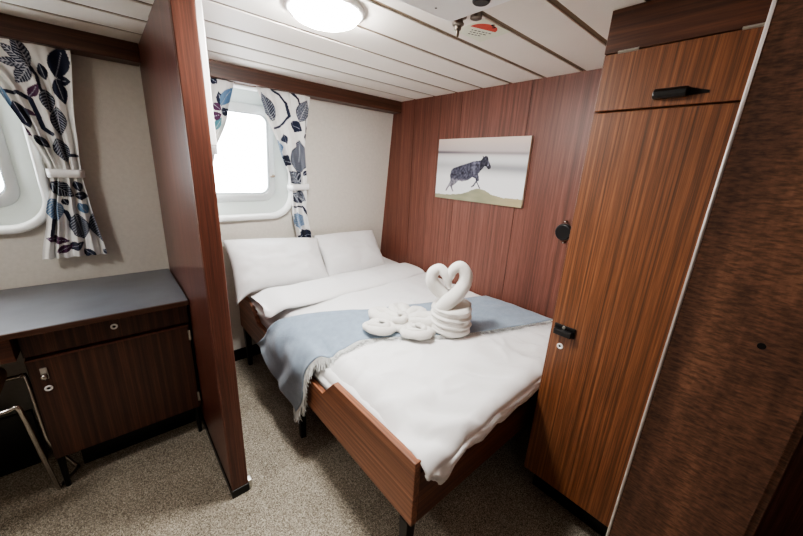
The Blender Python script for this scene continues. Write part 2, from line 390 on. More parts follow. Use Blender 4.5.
def picture_col(u, v):
    pu = u/(1.35-.35*u)
    e = .93-.10*math.exp(-((u-.55)/.13)**2)-.05*sm(.1, .5, u)+.0*u
    if v > e+.008*nz(u, v, 0, 30):
        k = .5+.5*nz(u*8, v*14)
        c = Vector((128+34*k, 132+26*k, 108+26*k)).lerp(Vector((170, 156, 122)), sm(.5, 1, u)*.8)
        c = c.lerp(Vector((150, 155, 135)), sm(0, .5, e+.08-v)*.3)
    else:
        c = Vector((206, 192, 182)).lerp(Vector((186, 176, 174)), sm(.0, .2, v))
        c = c.lerp(Vector((206, 208, 208)), sm(.2, .32, v))
        d1 = math.exp(-((v-.215-.02*u)/.022)**2)*(1-.55*sm(0, .6, u)); c = c.lerp(Vector((92, 86, 94)), d1*.9)
        d2 = math.exp(-((v-.43-.02*u)/.06)**2)*(.35+.5*sm(.3, .7, u)); c = c.lerp(Vector((128, 128, 134)), d2*.8)
        c = c.lerp(Vector((222, 223, 224)), sm(.52, .62, v))
    if inpoly(u/(1.35-.35*u), v, BODY):
        k = nz(u*60, v*30)+.6*nz(u*25, v*20, 3)
        c = Vector((72, 72, 86)) + Vector((1, 1, 1.05))*(k*40)
        u = pu
        if .36 < u < .42 and v < .56: c += Vector((34, 34, 36))*math.exp(-((u-.39-.05*(v-.4))/.018)**2)
        if v > .60 and u < .36: c += Vector((46, 44, 40))*sm(.62, .68, v)
        if u > .46: c -= Vector((26, 26, 28))
        if u > .515 and .33 < v < .42: c += Vector((80, 80, 84))*math.exp(-((u-.545)/.008)**2)
    return [lin(max(0, min(255, q))) for q in c]
def set_col(o, fn):
    me = o.data; at = me.color_attributes.new('Col', 'FLOAT_COLOR', 'POINT')
    buf = []
    for i in range(len(me.vertices)): buf += list(fn(i))+[1]
    at.data.foreach_set('color', buf)
t = thing('canvas_picture', 'unframed canvas photo print of a dark shaggy calf running, on panel wall', 'picture', (XW, 1.41, 1.303))
ya, yb, za, zb = 1.772, 1.052, 1.304, 1.716
NU, NV = 240, 140
bm = BM(); grid(bm, NU, NV, lambda u, v: (XW-.022, mix(ya, yb, u), mix(zb, za, v)))
o = obj('printed_face', bm, M['canvas'], t)
set_col(o, lambda i: picture_col((i//NV)/(NU-1), (i % NV)/(NV-1)))
bm = BM(); box(bm, (XW-.0215, yb+.0005, za+.0005), (XW-.001, ya-.0005, zb-.0005)); obj('canvas_edge', bm, M['canvas_side'], t)

# ------------------------------------------------------------------ desk and cabinet (left)
def dbox(bm, x0, x1, y0, z0, z1, ins=.006): hullprism(bm, x0, x1, y0, z0, z1, ins); return bm
t = thing('writing_desk', 'dark grey topped writing desk fixed under the left window', 'desk', (-.6, 2.1, 0))
obj('worktop', dbox(BM(), XL+.002, .229, 1.815, .806, .829), M['laminate'], t, bevel=.002)
obj('front_edging', box(BM(), (XL+.002, 1.806, .804), (.229, 1.8145, .8285)), M['beam'], t, bevel=.002)
dr = obj('shallow_drawer', box(BM(), (-1.1, 1.825, .702), (-.362, 2.25, .803)), M['desk_h'], t, bevel=.002)
bm = BM(); ring(bm, (-.73, 1.825, .75), .0125, .0055, .004, 1); obj('keyhole_ring', bm, M['steel'], dr, smooth=True)
obj('side_support', dbox(BM(), XL+.002, XL+.03, 1.84, 0, .803), M['desk'], t, bevel=.002)
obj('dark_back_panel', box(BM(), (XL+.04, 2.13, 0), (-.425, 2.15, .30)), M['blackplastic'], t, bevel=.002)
t = thing('desk_cabinet', 'dark wood cabinet with drawer and one door under the desk top', 'cabinet', (-.06, 2.1, 0))
obj('carcass', dbox(BM(), -.352, .226, 1.895, .172, .803, .02), M['desk'], t, bevel=.002)
dr = obj('drawer_front', box(BM(), (-.352, 1.868, .690), (.226, 1.893, .803)), M['desk'], t, bevel=.002)
bm = BM(); ring(bm, (-.061, 1.868, .748), .0135, .006, .004, 1); k = obj('keyhole_ring', bm, M['lampwhite'], dr, smooth=True)
bm = BM(); lathe(bm, [(.006, -.001), (.006, .0006)], (-.061, 1.868, .748), 14, 1); obj('keyhole', bm, M['hole'], k)
dd = obj('cabinet_door', box(BM(), (-.351, 1.868, .172), (.219, 1.893, .668)), M['desk'], t, bevel=.002)
obj('door_edge', box(BM(), (-.351, 1.862, .668), (.219, 1.893, .677)), M['lipping'], dd, bevel=.002)
bm = BM(); box(bm, (-.318, 1.862, .575), (-.296, 1.868, .630)); obj_l = obj('latch', bm, M['steel'], dd, bevel=.004)
bm = BM(); lathe(bm, [(.009, .002), (.009, -.012), (.012, -.014), (.012, -.022), (.006, -.026)], (-.307, 1.862, .596), 16, 1); obj('latch_knob', bm, M['chrome'], obj_l, smooth=True)
bm = BM(); ring(bm, (-.307, 1.868, .530), .0135, .006, .004, 1); k = obj('keyhole_ring', bm, M['lampwhite'], dd, smooth=True)
bm = BM(); lathe(bm, [(.006, -.001), (.006, .0006)], (-.307, 1.868, .530), 14, 1); obj('keyhole', bm, M['hole'], k)
for za in (.59, .215):
    bm = BM(); box(bm, (.214, 1.864, za), (.226, 1.868, za+.055)); tube(bm, [(.221, 1.864, za), (.221, 1.864, za+.055)], .004, 8); obj('hinge', bm, M['steel'], dd)
obj('plinth', box(BM(), (-.285, 1.99, 0), (.20, 2.3, .171)), M['blackplastic'], t)
for x in (-.338, .205):
    bm = BM(); tube(bm, [(x, 1.89, .172), (x, 1.885, 0)], [.014, .010], 8); obj('leg', bm, M['black'], t)

# ------------------------------------------------------------------ chair (far left edge)
t = thing('desk_chair', 'chrome sled base chair with tan seat at the left edge of the desk cabinet', 'chair', (-.62, 1.85, 0))
def rod(name, pts, r=.0085, m='chrome', n=40):
    bm = BM(); tube(bm, spline(pts, n), r, 10); return obj(name, bm, M[m], t, smooth=True)
def sled(xa, s):
    return [(xa-s*.09, 1.775, .52), (xa-s*.02, 1.782, .526), (xa, 1.785, .512), (xa+s*.008, 1.825, .27), (xa+s*.015, 1.878, .022), (xa+s*.022, 1.892, .009), (xa+s*.03, 1.905, .009), (xa+s*.075, 1.97, .009), (xa+s*.070, 1.985, .02), (xa+s*.012, 2.0, .165), (xa, 2.02, .28), (xa-s*.01, 2.055, .512), (xa-s*.03, 2.06, .526), (xa-s*.1, 2.06, .526)]
rod('leg_frame', sled(-.385, 1)); rod('leg_frame', sled(-.86, -1))
rod('seat_rail', [(-.78, 1.775, .52), (-.6, 1.775, .52), (-.47, 1.775, .52)], n=8)
def pad(bm, c, hx, hy_, hz, n=20, e=.35):
    def P(u, v):
        th = 2*PI*u; ph = PI*(v-.5)
        g = lambda q, k: math.copysign(abs(q)**k, q)
        return (c[0]+hx*g(math.cos(ph), e)*g(math.cos(th), e), c[1]+hy_*g(math.cos(ph), e)*g(math.sin(th), e), c[2]+hz*g(math.sin(ph), .7))
    grid(bm, n*2+1, n, P); bmesh.ops.remove_doubles(bm, verts=bm.verts, dist=1e-5)
    return bm
obj('seat', pad(BM(), (-.64, 1.92, .572), .205, .17, .035), M['vinyl'], t, smooth=True)
rod('back_post', [(-.82, 1.72, .53), (-.83, 1.66, .62), (-.83, 1.62, .92)], n=16); rod('back_post', [(-.52, 1.72, .53), (-.51, 1.66, .62), (-.51, 1.62, .92)], n=16)
obj('backrest', pad(BM(), (-.67, 1.615, .85), .18, .018, .09), M['vinyl'], t, smooth=True)

# ------------------------------------------------------------------ bed
t = thing('bed', 'low wooden bed with raised side rail and black legs', 'bed', (1.26, 1.5, 0)); bed = t
RX = .623
prof = [(.577, .305), (hy(.4)-.01, .305), (hy(.47)-.01, .578), (2.20, .578), (2.09, .474), (1.205, .474), (1.105, .583), (.577, .583)]
bm = BM(); prism(bm, prof, 0, RX, RX+.028); obj('side_rail', bm, M['rail'], t, bevel=.003)
bm = BM(); prism(bm, [(.577, .305), (hy(.4)-.01, .305), (hy(.47)-.01, .474), (.577, .474)], 0, XW-.032, XW-.004); obj('side_rail', bm, M['rail'], t, bevel=.003)
bm = BM(); box(bm, (RX+.0285, .578, .302), (XW-.033, .604, .528)); obj('footboard', bm, M['foot'], t, bevel=.003)
bm = BM(); box(bm, (RX+.03, 2.43, .305), (XW-.034, 2.452, .56)); obj('headboard', bm, M['foot'], t, bevel=.003)
bm = BM(); box(bm, (RX+.03, .606, .32), (XW-.034, 2.428, .345)); obj('bed_base', bm, M['foot'], t)
for x in (RX+.02, XW-.05):
    for y in (.615, 1.49, 2.40):
        bm = BM(); a = .022; b = .014
        V = [bm.verts.new((x+sx*q, y+sy*q, z)) for q, z in ((b, 0), (a, .304)) for sx, sy in ((-1,-1),(1,-1),(1,1),(-1,1))]
        bm.faces.new(V[:4]); bm.faces.new(V[4:])
        for i in range(4): bm.faces.new((V[i], V[(i+1) % 4], V[4+(i+1) % 4], V[4+i]))
        obj('leg', bm, M['black'], t, bevel=.002)
# mattress
bm = BM(); box(bm, (RX+.036, .612, .347), (XW-.04, 2.42, .568)); mt = obj('mattress', bm, M['linen'], bevel=.045, seg=5, smooth=True)
tag(mt, 'white sheeted mattress lying inside the wooden bed frame', 'mattress')

def top(x, y):                          # height of the made bed
    z = .607+.045*sm(.66, 1.1, x)+.02*sm(1.2, 2.0, y)
    z += .008*nz(x, y, 0, 3.5)+.004*nz(x, y, 4, 11)
    z -= .115*(1-sm(.645, .765, x))**1.6
    return z
def hem(x):
    z = .553+.008*nz(x, 1, 0, 9)+.007*nz(x, 1, 0, 25)
    z -= .088*math.exp(-((x-.722)/.040)**2) + .025*math.exp(-((x-.92)/.06)**2)+.012*math.exp(-((x-1.08)/.03)**2)
    return z
XA, XB = .650, 1.905
def dtop(x, y):
    return top(x, y)+.098*(1-sm(.645, .765, x))**1.6*sm(.86, .62, y)
def duvet(u, v):
    x = mix(XA, XB, u)
    # v: 0 at the head, 1 at the hem over the foot board
    L1 = 1.80; L2 = .075; s = v*(L1+L2+.16)
    if s < L1:
        y = 2.41-s; z = dtop(x, y)
        z -= .018*sm(.9, .62, y)**2 if y < .9 else 0
    else:
        q = (s-L1)/(L2+.16)
        y0 = .61; zt = dtop(x, .61)-.018
        if q < .35:
            a = q/.35*PI/2; y = y0-.062*math.sin(a); z = zt-.04*(1-math.cos(a))
        else:
            k = (q-.35)/.65; y = .548-.012*math.sin(k*PI)+.006*nz(x, k, 0, 14)*k; z = mix(zt-.04, hem(x), k)
    w = .007*nz(x*2.2+y, y*5, 9, 2.2)*sm(2.0, 1.0, y)
    rd = nz(x*1.3+y*2.6, y*1.7-x*1.9, 3, 2.6); w += .010*max(0, 1-abs(rd)/.16)**2*sm(.25, .6, .5+.8*nz(x, y, 8, 2.4))*sm(1.9, 1.3, y)
    rd = nz(x*2.4-y*1.2, y*2.2+x*1.4, 6, 2.9); w += .008*max(0, 1-abs(rd)/.13)**2*sm(.3, .6, .5+.8*nz(x, y, 2, 3))*sm(1.6, .8, y)
    fold = .022*math.sin((x*1.2+y*.9)*34)*sm(1.0, .62, y)*max(0, nz(x, y, 5, 4)+.1)
    return Vector((x+.004*nz(y, x, 3, 9), y, z+w+fold))
bm = BM(); grid(bm, 110, 200, duvet)
du = obj('duvet', bm, M['linen'], smooth=True); solid(du, .012, 1); tag(du, 'white crumpled duvet spread over the bed and hanging over the foot board', 'duvet')
# folded back top edge of the duvet: a soft flat roll along x
def band(u, v):
    x = mix(.600, 1.90, u); th = 2*PI*v
    yc = 1.925+.045*(1-sm(.6, .8, x))+.02*sm(.7, 1.9, x)+.010*nz(x, 0, 1, 3); hw = .158+.012*nz(x, 5, 0, 4)-.02*sm(1.4, 1.9, x); hz = .027+.006*nz(x, 9, 0, 5)
    g = lambda q, k: math.copysign(abs(q)**k, q)
    y = yc+hw*g(math.cos(th), .8); z = .695+hz*g(math.sin(th), .75)-.055*(1-sm(.59, .74, x))**1.3
    z -= .028*sm(1.9, 2.15, y)*0+.02*sm(1.9, 1.72, y)
    e = min(1, (u+.004)/.03, (1.004-u)/.02); e = math.sqrt(max(0.02, 1-(1-e)**2))
    y = yc+(y-yc)*(.55+.45*e); z = .69+(z-.69)*(1 if z < .65 else e)
    z += .005*nz(x, y, 2, 12)
    return Vector((x+.012*nz(y, z, 1, 22)*(1-sm(.6, .7, x)), y, z))
bm = BM(); grid(bm, 90, 49, band); bmesh.ops.remove_doubles(bm, verts=bm.verts, dist=1e-5)
obj('folded_edge', bm, M['linen'], du, smooth=True)
# pillows
def pillow(label, cx, y0, z0, hw, hh, th, tilt, yaw, seed, flop, roll=0):
    bm = BM(); rot = Matrix.Rotation(yaw, 3, 'Z') @ Matrix.Rotation(tilt, 3, 'X')
    n, m = 56, 40; fr = []
    for side in (1, -1):
        def P(u, v):
            a, b = u*2-1, v*2-1
            pin = 1-.05*(1-abs(a)**2)*abs(b)**3*0
            x = a*hw*(1-.06*(1-a*a)*0-.05*(abs(b)**2)*(1-abs(a))*0); y = b*hh
            x *= 1-.045*(1-b*b)**1; x = a*hw*(1+.03*b*b*abs(a)-.03*(1-b*b)); y = b*hh*(1+.03*a*a*abs(b)+.05*(1-a*a)+.03*nz(a*1.5, seed, 0, 1.4))
            k = max(0, (1-abs(a)**3.2))*max(0, (1-abs(b)**3.2)); h = th*k**.55
            h += (.011*nz(a*1.6, b*1.6, seed, 1.5)+.006*nz(a, b, seed+7, 5))*min(1, k*3)
            h *= 1-.14*math.exp(-((a-.1)/.5)**2-((b-.7)/.4)**2)
            p = rot @ Vector((x, y, side*h))
            p += Vector((cx, y0, z0-roll*a*(.5+.5*b)))
            if flop and a < -.7: p.z -= flop*((-a-.7)/.3)**1.5*(1-sm(-.9, .2, b))
            return p
        grid(bm, n, m, P)
    bmesh.ops.remove_doubles(bm, verts=bm.verts, dist=2e-4)
    o = obj('pillow', bm, M['linen'], smooth=True); return tag(o, label, 'pillow', 'bed pillows')
pillow('white pillow leaning at the bed head beside the partition', .868, 2.256, .818, .328, .178, .088, math.radians(55), math.radians(-2), 1.3, .07, .022)
pillow('white pillow leaning in the corner against the wood panel wall', 1.490, 2.292, .812, .292, .172, .072, math.radians(54), math.radians(3), 5.1, 0, .004)

# blue throw blanket
NB = 46; NA = 150
def row(b):
    H_ = Vector((.583, 1.987, .393)).lerp(Vector((.578, 1.42, .245)), b); H_.z += .008*math.sin(b*9)
    G = Vector((.595, 1.90, .46)).lerp(Vector((.583, 1.345, .37)), b)
    E = Vector((.606, 1.835, .545)).lerp(Vector((.598, 1.335, .515)), b)
    K = Vector((.655, 1.785, .608)).lerp(Vector((.652, 1.295, .608)), b)
    back = [(.75, 1.69), (.90, 1.60), (1.06, 1.49), (1.30, 1.39), (1.55, 1.31), (1.895, 1.215)]
    front = [(.71, 1.262), (.80, 1.252), (.90, 1.235), (1.09, 1.08), (1.35, .93), (1.895, .735)]
    pts = [H_, G, E]
    pts.append(K)
    for p, q in zip(back, front):
        x, y = mix(p[0], q[0], b), mix(p[1], q[1], b); pts.append(Vector((x, y, top(x, y)+.026)))
    S = spline(pts, NA)
    for i, p in enumerate(S):
        if p.x > .64: p.z = max(p.z, top(p.x, p.y)+.020*sm(.64, .72, p.x))
        w = 1-sm(.6, .8, p.x)
        p.x += w*(.008*math.sin(b*15+2*nz(b, i*.02, 0, 3))+.004*nz(b*4, i*.04, 2))*(1-.7*sm(30, 52, i))
        p.z += (1-w)*(.004*nz(p.x, p.y, 1, 14)+.003*nz(p.x, p.y, 8, 5))
    return S
bm = BM(); R = [row(k/(NB-1)) for k in range(NB)]
V = [[bm.verts.new(p) for p in r] for r in R]
for i in range(NB-1):
    for j in range(NA-1): bm.faces.new((V[i][j], V[i+1][j], V[i+1][j+1], V[i][j+1]))
bl = thing('throw_blanket', 'pale blue fringed throw blanket laid across the bed', 'blanket', (1.2, 1.4, .3))
o = obj('cloth', bm, M['wool'], bl, smooth=True); solid(o, .006, 1)
fr = BM()
def strand(p, d, L, g):
    q = [p, p+d*L*.4+Vector((random.uniform(-.006, .006), random.uniform(-.006, .006), g*L*.3)), p+d*L*.8+Vector((random.uniform(-.012, .012), random.uniform(-.012, .012), g*L))]
    q[1].z = max(q[1].z, .02)
    tube(fr, q, [.0022, .0026, .0015], 4)
F = R[-1]
for k in range(0, NA*2-2):
    i = k//2; p = F[i].lerp(F[min(i+1, NA-1)], .5*(k % 2)) ; nx = F[min(i+1, NA-1)]
    if p.x > .70:
        d = Vector((random.uniform(-.35, .35), -1, 0)).normalized(); q = p+d*.03
        dz = top(q.x, q.y)+.022-p.z
        strand(p+Vector((0, 0, .002)), d, random.uniform(.028, .045), max(-.3, min(.1, dz/.03)))
    else:
        strand(p, Vector((-.05, -.55, -.8)).normalized(), random.uniform(.04, .06), -.3)
for k in range(36):                    # fringe of the hanging short edge near its front corner
    b = 1-.10*(k/70)**1.2; p = R[int(b*(NB-1))][0]
    strand(p+Vector((random.uniform(-.004, .004), random.uniform(-.01, .01), .004)), Vector((0, -.15, -1)).normalized(), random.uniform(.05, .09), -.1)
obj('fringe', fr, M['fringe'], bl, kind='stuff', label='pale knotted fringe')

# towel heart
def bend(pts, r, n, bm, seg=16): return tube(bm, spline(pts, n), r, seg)
cx, cy = 1.290, 1.024; zb_ = top(cx, cy)+.028
t = thing('folded_towel', 'white towels folded into a heart on a wrapped round base on the blanket', 'towel', (cx, cy, zb_))
vr = Vector((.622, -.783, 0)); vf = Vector((.783, .622, 0)); cc = Vector((cx, cy, zb_))
def basef(u, v):
    th = 2*PI*u; h = v
    r = .108*(1-.06*h)+.0042*math.sin(h*PI*8.5+1.2*math.sin(th)+th)*(1-.2*h)+.003*math.sin(h*PI*15+th*2)+.004*nz(math.cos(th), math.sin(th), h*3, 3)
    r *= 1-.55*max(0, (h-.93)/.07)**2
    r *= .93+.07*sm(0, .12, h)
    return cc+vr*r*math.cos(th)+vf*r*math.sin(th)*.95+Vector((0, 0,   .158*min(h, .97)+.010*math.sin(th+.6)*h))
bm = BM(); Vv = grid(bm, 65, 40, basef); bm.faces.new([Vv[i][-1] for i in range(64)]); bmesh.ops.remove_doubles(bm, verts=bm.verts, dist=1e-5)
obj('wrapped_base', bm, M['towel'], t, smooth=True)
def hp2(a, h, f=0): return cc+vr*(a*.79-.030)+vf*f+Vector((0, 0, .135+(h-.13)*.755))
rl = [.030, .042, .046, .046, .044, .042, .040, .036, .031, .026, .02]
def rads(rs, n):
    return [mix(rs[min(int(k/(n-1)*(len(rs)-1)), len(rs)-2)], rs[min(int(k/(n-1)*(len(rs)-1))+1, len(rs)-1)], k/(n-1)*(len(rs)-1)-int(k/(n-1)*(len(rs)-1)) if k < n-1 else 1) for k in range(n)]
bm = BM(); bend([hp2(.03, .13, .02), hp2(-.005, .19, .015), hp2(-.065, .245, .01), hp2(-.106, .305, 0), hp2(-.103, .365, 0), hp2(-.062, .395, 0), hp2(-.022, .365, -.01), hp2(-.002, .315, -.015), hp2(.012, .275, -.015)], rads([.034, .038, .037, .034, .031, .028, .025, .021, .013], 60), 60, bm)
obj('rolled_loop', bm, M['towel'], t, smooth=True)
bm = BM(); bend([hp2(-.03, .13, -.035), hp2(.01, .185, -.045), hp2(.062, .24, -.03), hp2(.102, .305, -.005), hp2(.108, .375, 0), hp2(.070, .425, 0), hp2(.028, .405, -.005), hp2(.006, .35, -.01), hp2(-.004, .30, -.012)], rads([.036, .040, .039, .036, .033, .030, .026, .021, .013], 60), 60, bm)
obj('rolled_loop', bm, M['towel'], t, smooth=True)

# towel rosette
cx2, cy2 = 1.09, 1.185; c2 = Vector((cx2, cy2, top(cx2, cy2)+.026))
t = thing('folded_towel', 'white towel twisted into a low flower bow on the blanket left of the heart', 'towel', c2)
def swirl(name, a, f, R0, tr, h, seed, turns=1.6, squash=.8, rot=0):
    c = c2+vr*a+vf*f; pts = []
    n = 46
    for k in range(n):
        q = k/(n-1); th = rot+q*turns*2*PI; r = R0*(1-.78*q)
        pts.append(c+vr*r*math.cos(th)+vf*r*squash*math.sin(th)+Vector((0, 0, tr*.8+h*q+.006*nz(q*5, seed, 0))))
    rs = [tr*(.75+.4*math.sin(PI*min(1, k/(n-1)*1.2+.1)))+.004*nz(k*.3, seed, 2) for k in range(n)]
    bm = BM(); tube(bm, pts, rs, 12)
    for v in bm.verts: v.co += Vector((nz(v.co.x, v.co.y, v.co.z, 30), nz(v.co.y, v.co.z, v.co.x, 30), nz(v.co.z, v.co.x, v.co.y, 30)))*.006
    return obj(name, bm, M['towel'], t, smooth=True)
def mound(name, a, f, R0, h, seed, turns, sq, ang, lift=0):
    c = c2+vr*a+vf*f+Vector((0, 0, lift)); bm = BM(); d1 = vr*math.cos(ang)+vf*math.sin(ang); d2 = vf*math.cos(ang)-vr*math.sin(ang)
    def P(u, v):
        A = 2*PI*u; r = v
        R = R0*(1+.16*math.sin(A*2+seed)+.08*math.sin(A*3+seed*2.3)+.04*math.sin(A*7+seed))
        ph = (r*turns-u) % 1.0; step = (1-abs(2*ph-1))**.8 if turns else 1
        z = h*math.sqrt(max(0, 1-r**2.6))*(.45+.55*step)+.35*h*math.exp(-(r/.25)**2)*(turns > 0)
        z += h*.16*math.sin(A*3+seed+r*5)*r*(1-r)*3*(.4 if turns else 1.6)
        k = 1+.05*nz(math.cos(A)*3, math.sin(A)*3, seed+r*4, 1)
        return c+d1*R*r*k*math.cos(A)+d2*R*r*k*sq*math.sin(A)+Vector((0, 0, max(0, z)))
    grid(bm, 97, 48, P); bmesh.ops.remove_doubles(bm, verts=bm.verts, dist=1e-5)
    o = obj(name, bm, M['towel'], t, smooth=True); return o
def loop(a0, f0, a1, f1, wid, r, hgt, seed):
    A = c2+vr*a0+vf*f0; D = vr*(a1-a0)+vf*(f1-f0); S = Vector((-D.y, D.x, 0)).normalized()*wid; Z = Vector((0, 0, 1))
    pts = [A+Z*.035, A+D*.35+S*.8+Z*(r+hgt*.6), A+D*.75+S+Z*(r+hgt*.3), A+D+S*.15+Z*r, A+D*.8-S*.9+Z*(r+.004), A+D*.4-S*.8+Z*(r+hgt*.4), A+D*.05+Z*.04]
    P = spline(pts, 60); rs = [r*(.8+.35*math.sin(PI*k/59)+.10*nz(k*.12, seed, 0)) for k in range(60)]
    bm = BM(); tube(bm, P, rs, 14)
    for v in bm.verts:
        q = v.co.copy(); v.co += Vector((nz(q.x, q.y, q.z, 24), nz(q.y, q.z, q.x, 24), nz(q.z, q.x, q.y, 24)))*.007
    return obj('towel_lobe', bm, M['towel'], t, smooth=True)
swirl('towel_lobe', -.105, -.055, .084, .0185, .034, 1, 2.3, .72, 2.6)
swirl('towel_lobe', .092, -.065, .088, .019, .036, 2, 2.3, .72, .4)
loop(-.01, .0, -.17, .085, .035, .030, .02, 3)
loop(.01, .0, .17, .085, .036, .031, .02, 5)
loop(-.01, .03, -.06, .19, .034, .030, .02, 7)
loop(.02, .03, .07, .18, .030, .028, .02, 9)
swirl('towel_knot', -.005, -.005, .055, .022, .065, 3, 1.8, .85, 3.9)

# ------------------------------------------------------------------ curtains
NAVY, BLUE, PLUM, TEAL, WHITE = [[lin(q) for q in c] for c in ((38, 44, 66), (104, 136, 168), (84, 50, 82), (84, 140, 150), (238, 238, 236))]
COL = dict(n=NAVY, b=BLUE, p=PLUM, t=TEAL)
LEAF_L = [("v","n",-0.159,1.845,-0.192,1.958,0.0164),("v","n",-0.159,1.845,-0.232,1.917,0.0139),("v","n",-0.159,1.845,-0.257,1.853,0.0133),("v","n",-0.159,1.845,-0.214,1.771,0.0188),("s","n",-0.086,1.813,-0.04,1.949,0.0255),("s","n",-0.084,1.81,-0.037,1.803,0.0138),("s","n",-0.087,1.809,-0.074,1.707,0.0166),("s","p",-0.186,1.722,-0.146,1.775,0.0128),("s","n",-0.237,1.699,-0.205,1.591,0.0186),("s","p",-0.251,1.603,-0.206,1.558,0.0103),("s","b",-0.264,1.754,-0.247,1.619,0.0104),("v","n",-0.13,1.762,-0.129,1.666,0.0175),("v","n",-0.105,1.694,-0.112,1.567,0.0188),("s","n",-0.202,1.563,-0.158,1.511,0.0127),("v","n",-0.13,1.557,-0.113,1.451,0.0203),("s","n",-0.129,1.862,-0.118,1.796,0.0119),("s","p",-0.214,1.671,-0.177,1.644,0.0071),("v","n",-0.19,1.357,-0.117,1.285,0.0246),("s","n",-0.104,1.363,-0.088,1.31,0.0127),("s","n",-0.116,1.29,-0.062,1.289,0.0144),("v","b",-0.197,1.282,-0.199,1.165,0.0237),("s","n",-0.161,1.276,-0.146,1.242,0.0101),("s","b",-0.108,1.255,-0.08,1.199,0.0147),("v","n",-0.128,1.201,-0.118,1.064,0.0275),("v","n",-0.056,1.208,-0.043,1.045,0.0259),("s","p",-0.252,1.083,-0.171,1.059,0.014),("s","p",-0.227,1.007,-0.164,1.037,0.014),("s","n",-0.182,1.018,-0.121,1.048,0.0164),("s","n",-0.127,1.011,-0.084,0.96,0.0153),("s","n",-0.054,1.001,-0.024,0.981,0.0105)]
STEM_L = [('n',[(-0.258,1.733),(-0.216,1.733),(-0.184,1.714),(-0.175,1.668),(-0.165,1.596),(-0.14,1.573)],0.0085),('n',[(-0.183,1.233),(-0.159,1.207),(-0.15,1.161),(-0.142,1.098)],0.0085),('n',[(-0.207,1.175),(-0.228,1.096),(-0.214,1.058)],0.0059),('n',[(-0.117,1.483),(-0.073,1.481)],0.0068),('n',[(-0.159,1.845),(-0.145,1.81),(-0.143,1.76),(-0.13,1.731)],0.005)]
LEAF_R = [("v","n",0.892,1.751,0.816,1.909,0.0241),("v","n",1.06,1.765,1.123,1.907,0.0359),("s","n",0.998,1.757,1.082,1.711,0.0255),("s","n",0.943,1.678,0.983,1.62,0.0181),("v","b",0.889,1.643,0.941,1.535,0.0274),("s","n",0.927,1.527,1.011,1.493,0.027),("v","n",1.069,1.427,1.061,1.652,0.043),("v","n",1.077,1.358,0.996,1.445,0.0314),("v","n",1.017,1.288,1.109,1.236,0.0342),("v","b",1.04,1.157,1.08,1.018,0.0271),("s","n",1.056,0.958,1.179,0.986,0.0359),("s","n",1.104,1.7,1.127,1.651,0.0158),("s","n",1.092,1.414,1.122,1.456,0.0107)]
STEM_R = [('n',[(0.877,1.93),(0.927,1.911),(0.972,1.866),(0.991,1.792),(0.95,1.74),(0.904,1.711)],0.0068),('n',[(1.012,1.936),(1.053,1.902),(1.074,1.839),(1.11,1.783),(1.126,1.709)],0.0068),('n',[(1.025,1.194),(1.094,1.192),(1.135,1.107)],0.0059)]
LEAF_K = [("s","b",0.582,1.798,0.658,1.903,0.0204),("s","n",0.587,1.794,0.577,1.869,0.0148),("s","p",0.541,1.802,0.585,1.772,0.0163),("s","n",0.584,1.762,0.628,1.778,0.017),("s","p",0.53,1.729,0.584,1.751,0.0168),("s","t",0.54,1.661,0.588,1.736,0.0146),("s","n",0.541,1.932,0.575,1.908,0.0135),("s","n",0.53,1.09,0.536,1.023,0.0198)]
STEM_K = []

def leaf_at(x, z, leaves, stems):
    for k, c, bx, bz, tx, tz, w in leaves:
        w *= 1.4
        dx, dz = tx-bx, tz-bz; L = math.hypot(dx, dz)
        px, pz = x-bx, z-bz
        if abs(px) > L+w or abs(pz) > L+w: continue
        s = (px*dx+pz*dz)/L/L; h = (px*dz-pz*dx)/L
        if s < 0 or s > 1: continue
        wd = w*math.sin(PI*s**.9)
        if abs(h) > wd: continue
        q = abs(h)/max(wd, 1e-6)
        if k == 'v':
            if q > .88: return COL[c]
            if abs(h) < .0011 and s < .85: return [.6, .63, .68]
            st = math.sin((s*L-abs(h)*.9)*2*PI/.0125)
            return COL[c] if st > -.62 else [.5, .54, .6]
        if k == 's' and w > .011 and abs(h) < .0010 and s < .8: return [.5, .53, .6]
        return COL[c]
    for c, pts, w in stems:
        for a, b in zip(pts[:-1], pts[1:]):
            dx, dz = b[0]-a[0], b[1]-a[1]; l2 = dx*dx+dz*dz
            s = max(0, min(1, ((x-a[0])*dx+(z-a[1])*dz)/l2))
            if (x-a[0]-s*dx)**2+(z-a[1]-s*dz)**2 < w*w: return COL[c]
    return WHITE
def interp(tab, z):
    for (za, a), (zb, b) in zip(tab[:-1], tab[1:]):
        if zb <= z <= za:
            k = (za-z)/(za-zb); k = k*k*(3-2*k)*.5+k*.5; return mix(a, b, k)
    return tab[0][1] if z > tab[0][0] else tab[-1][1]
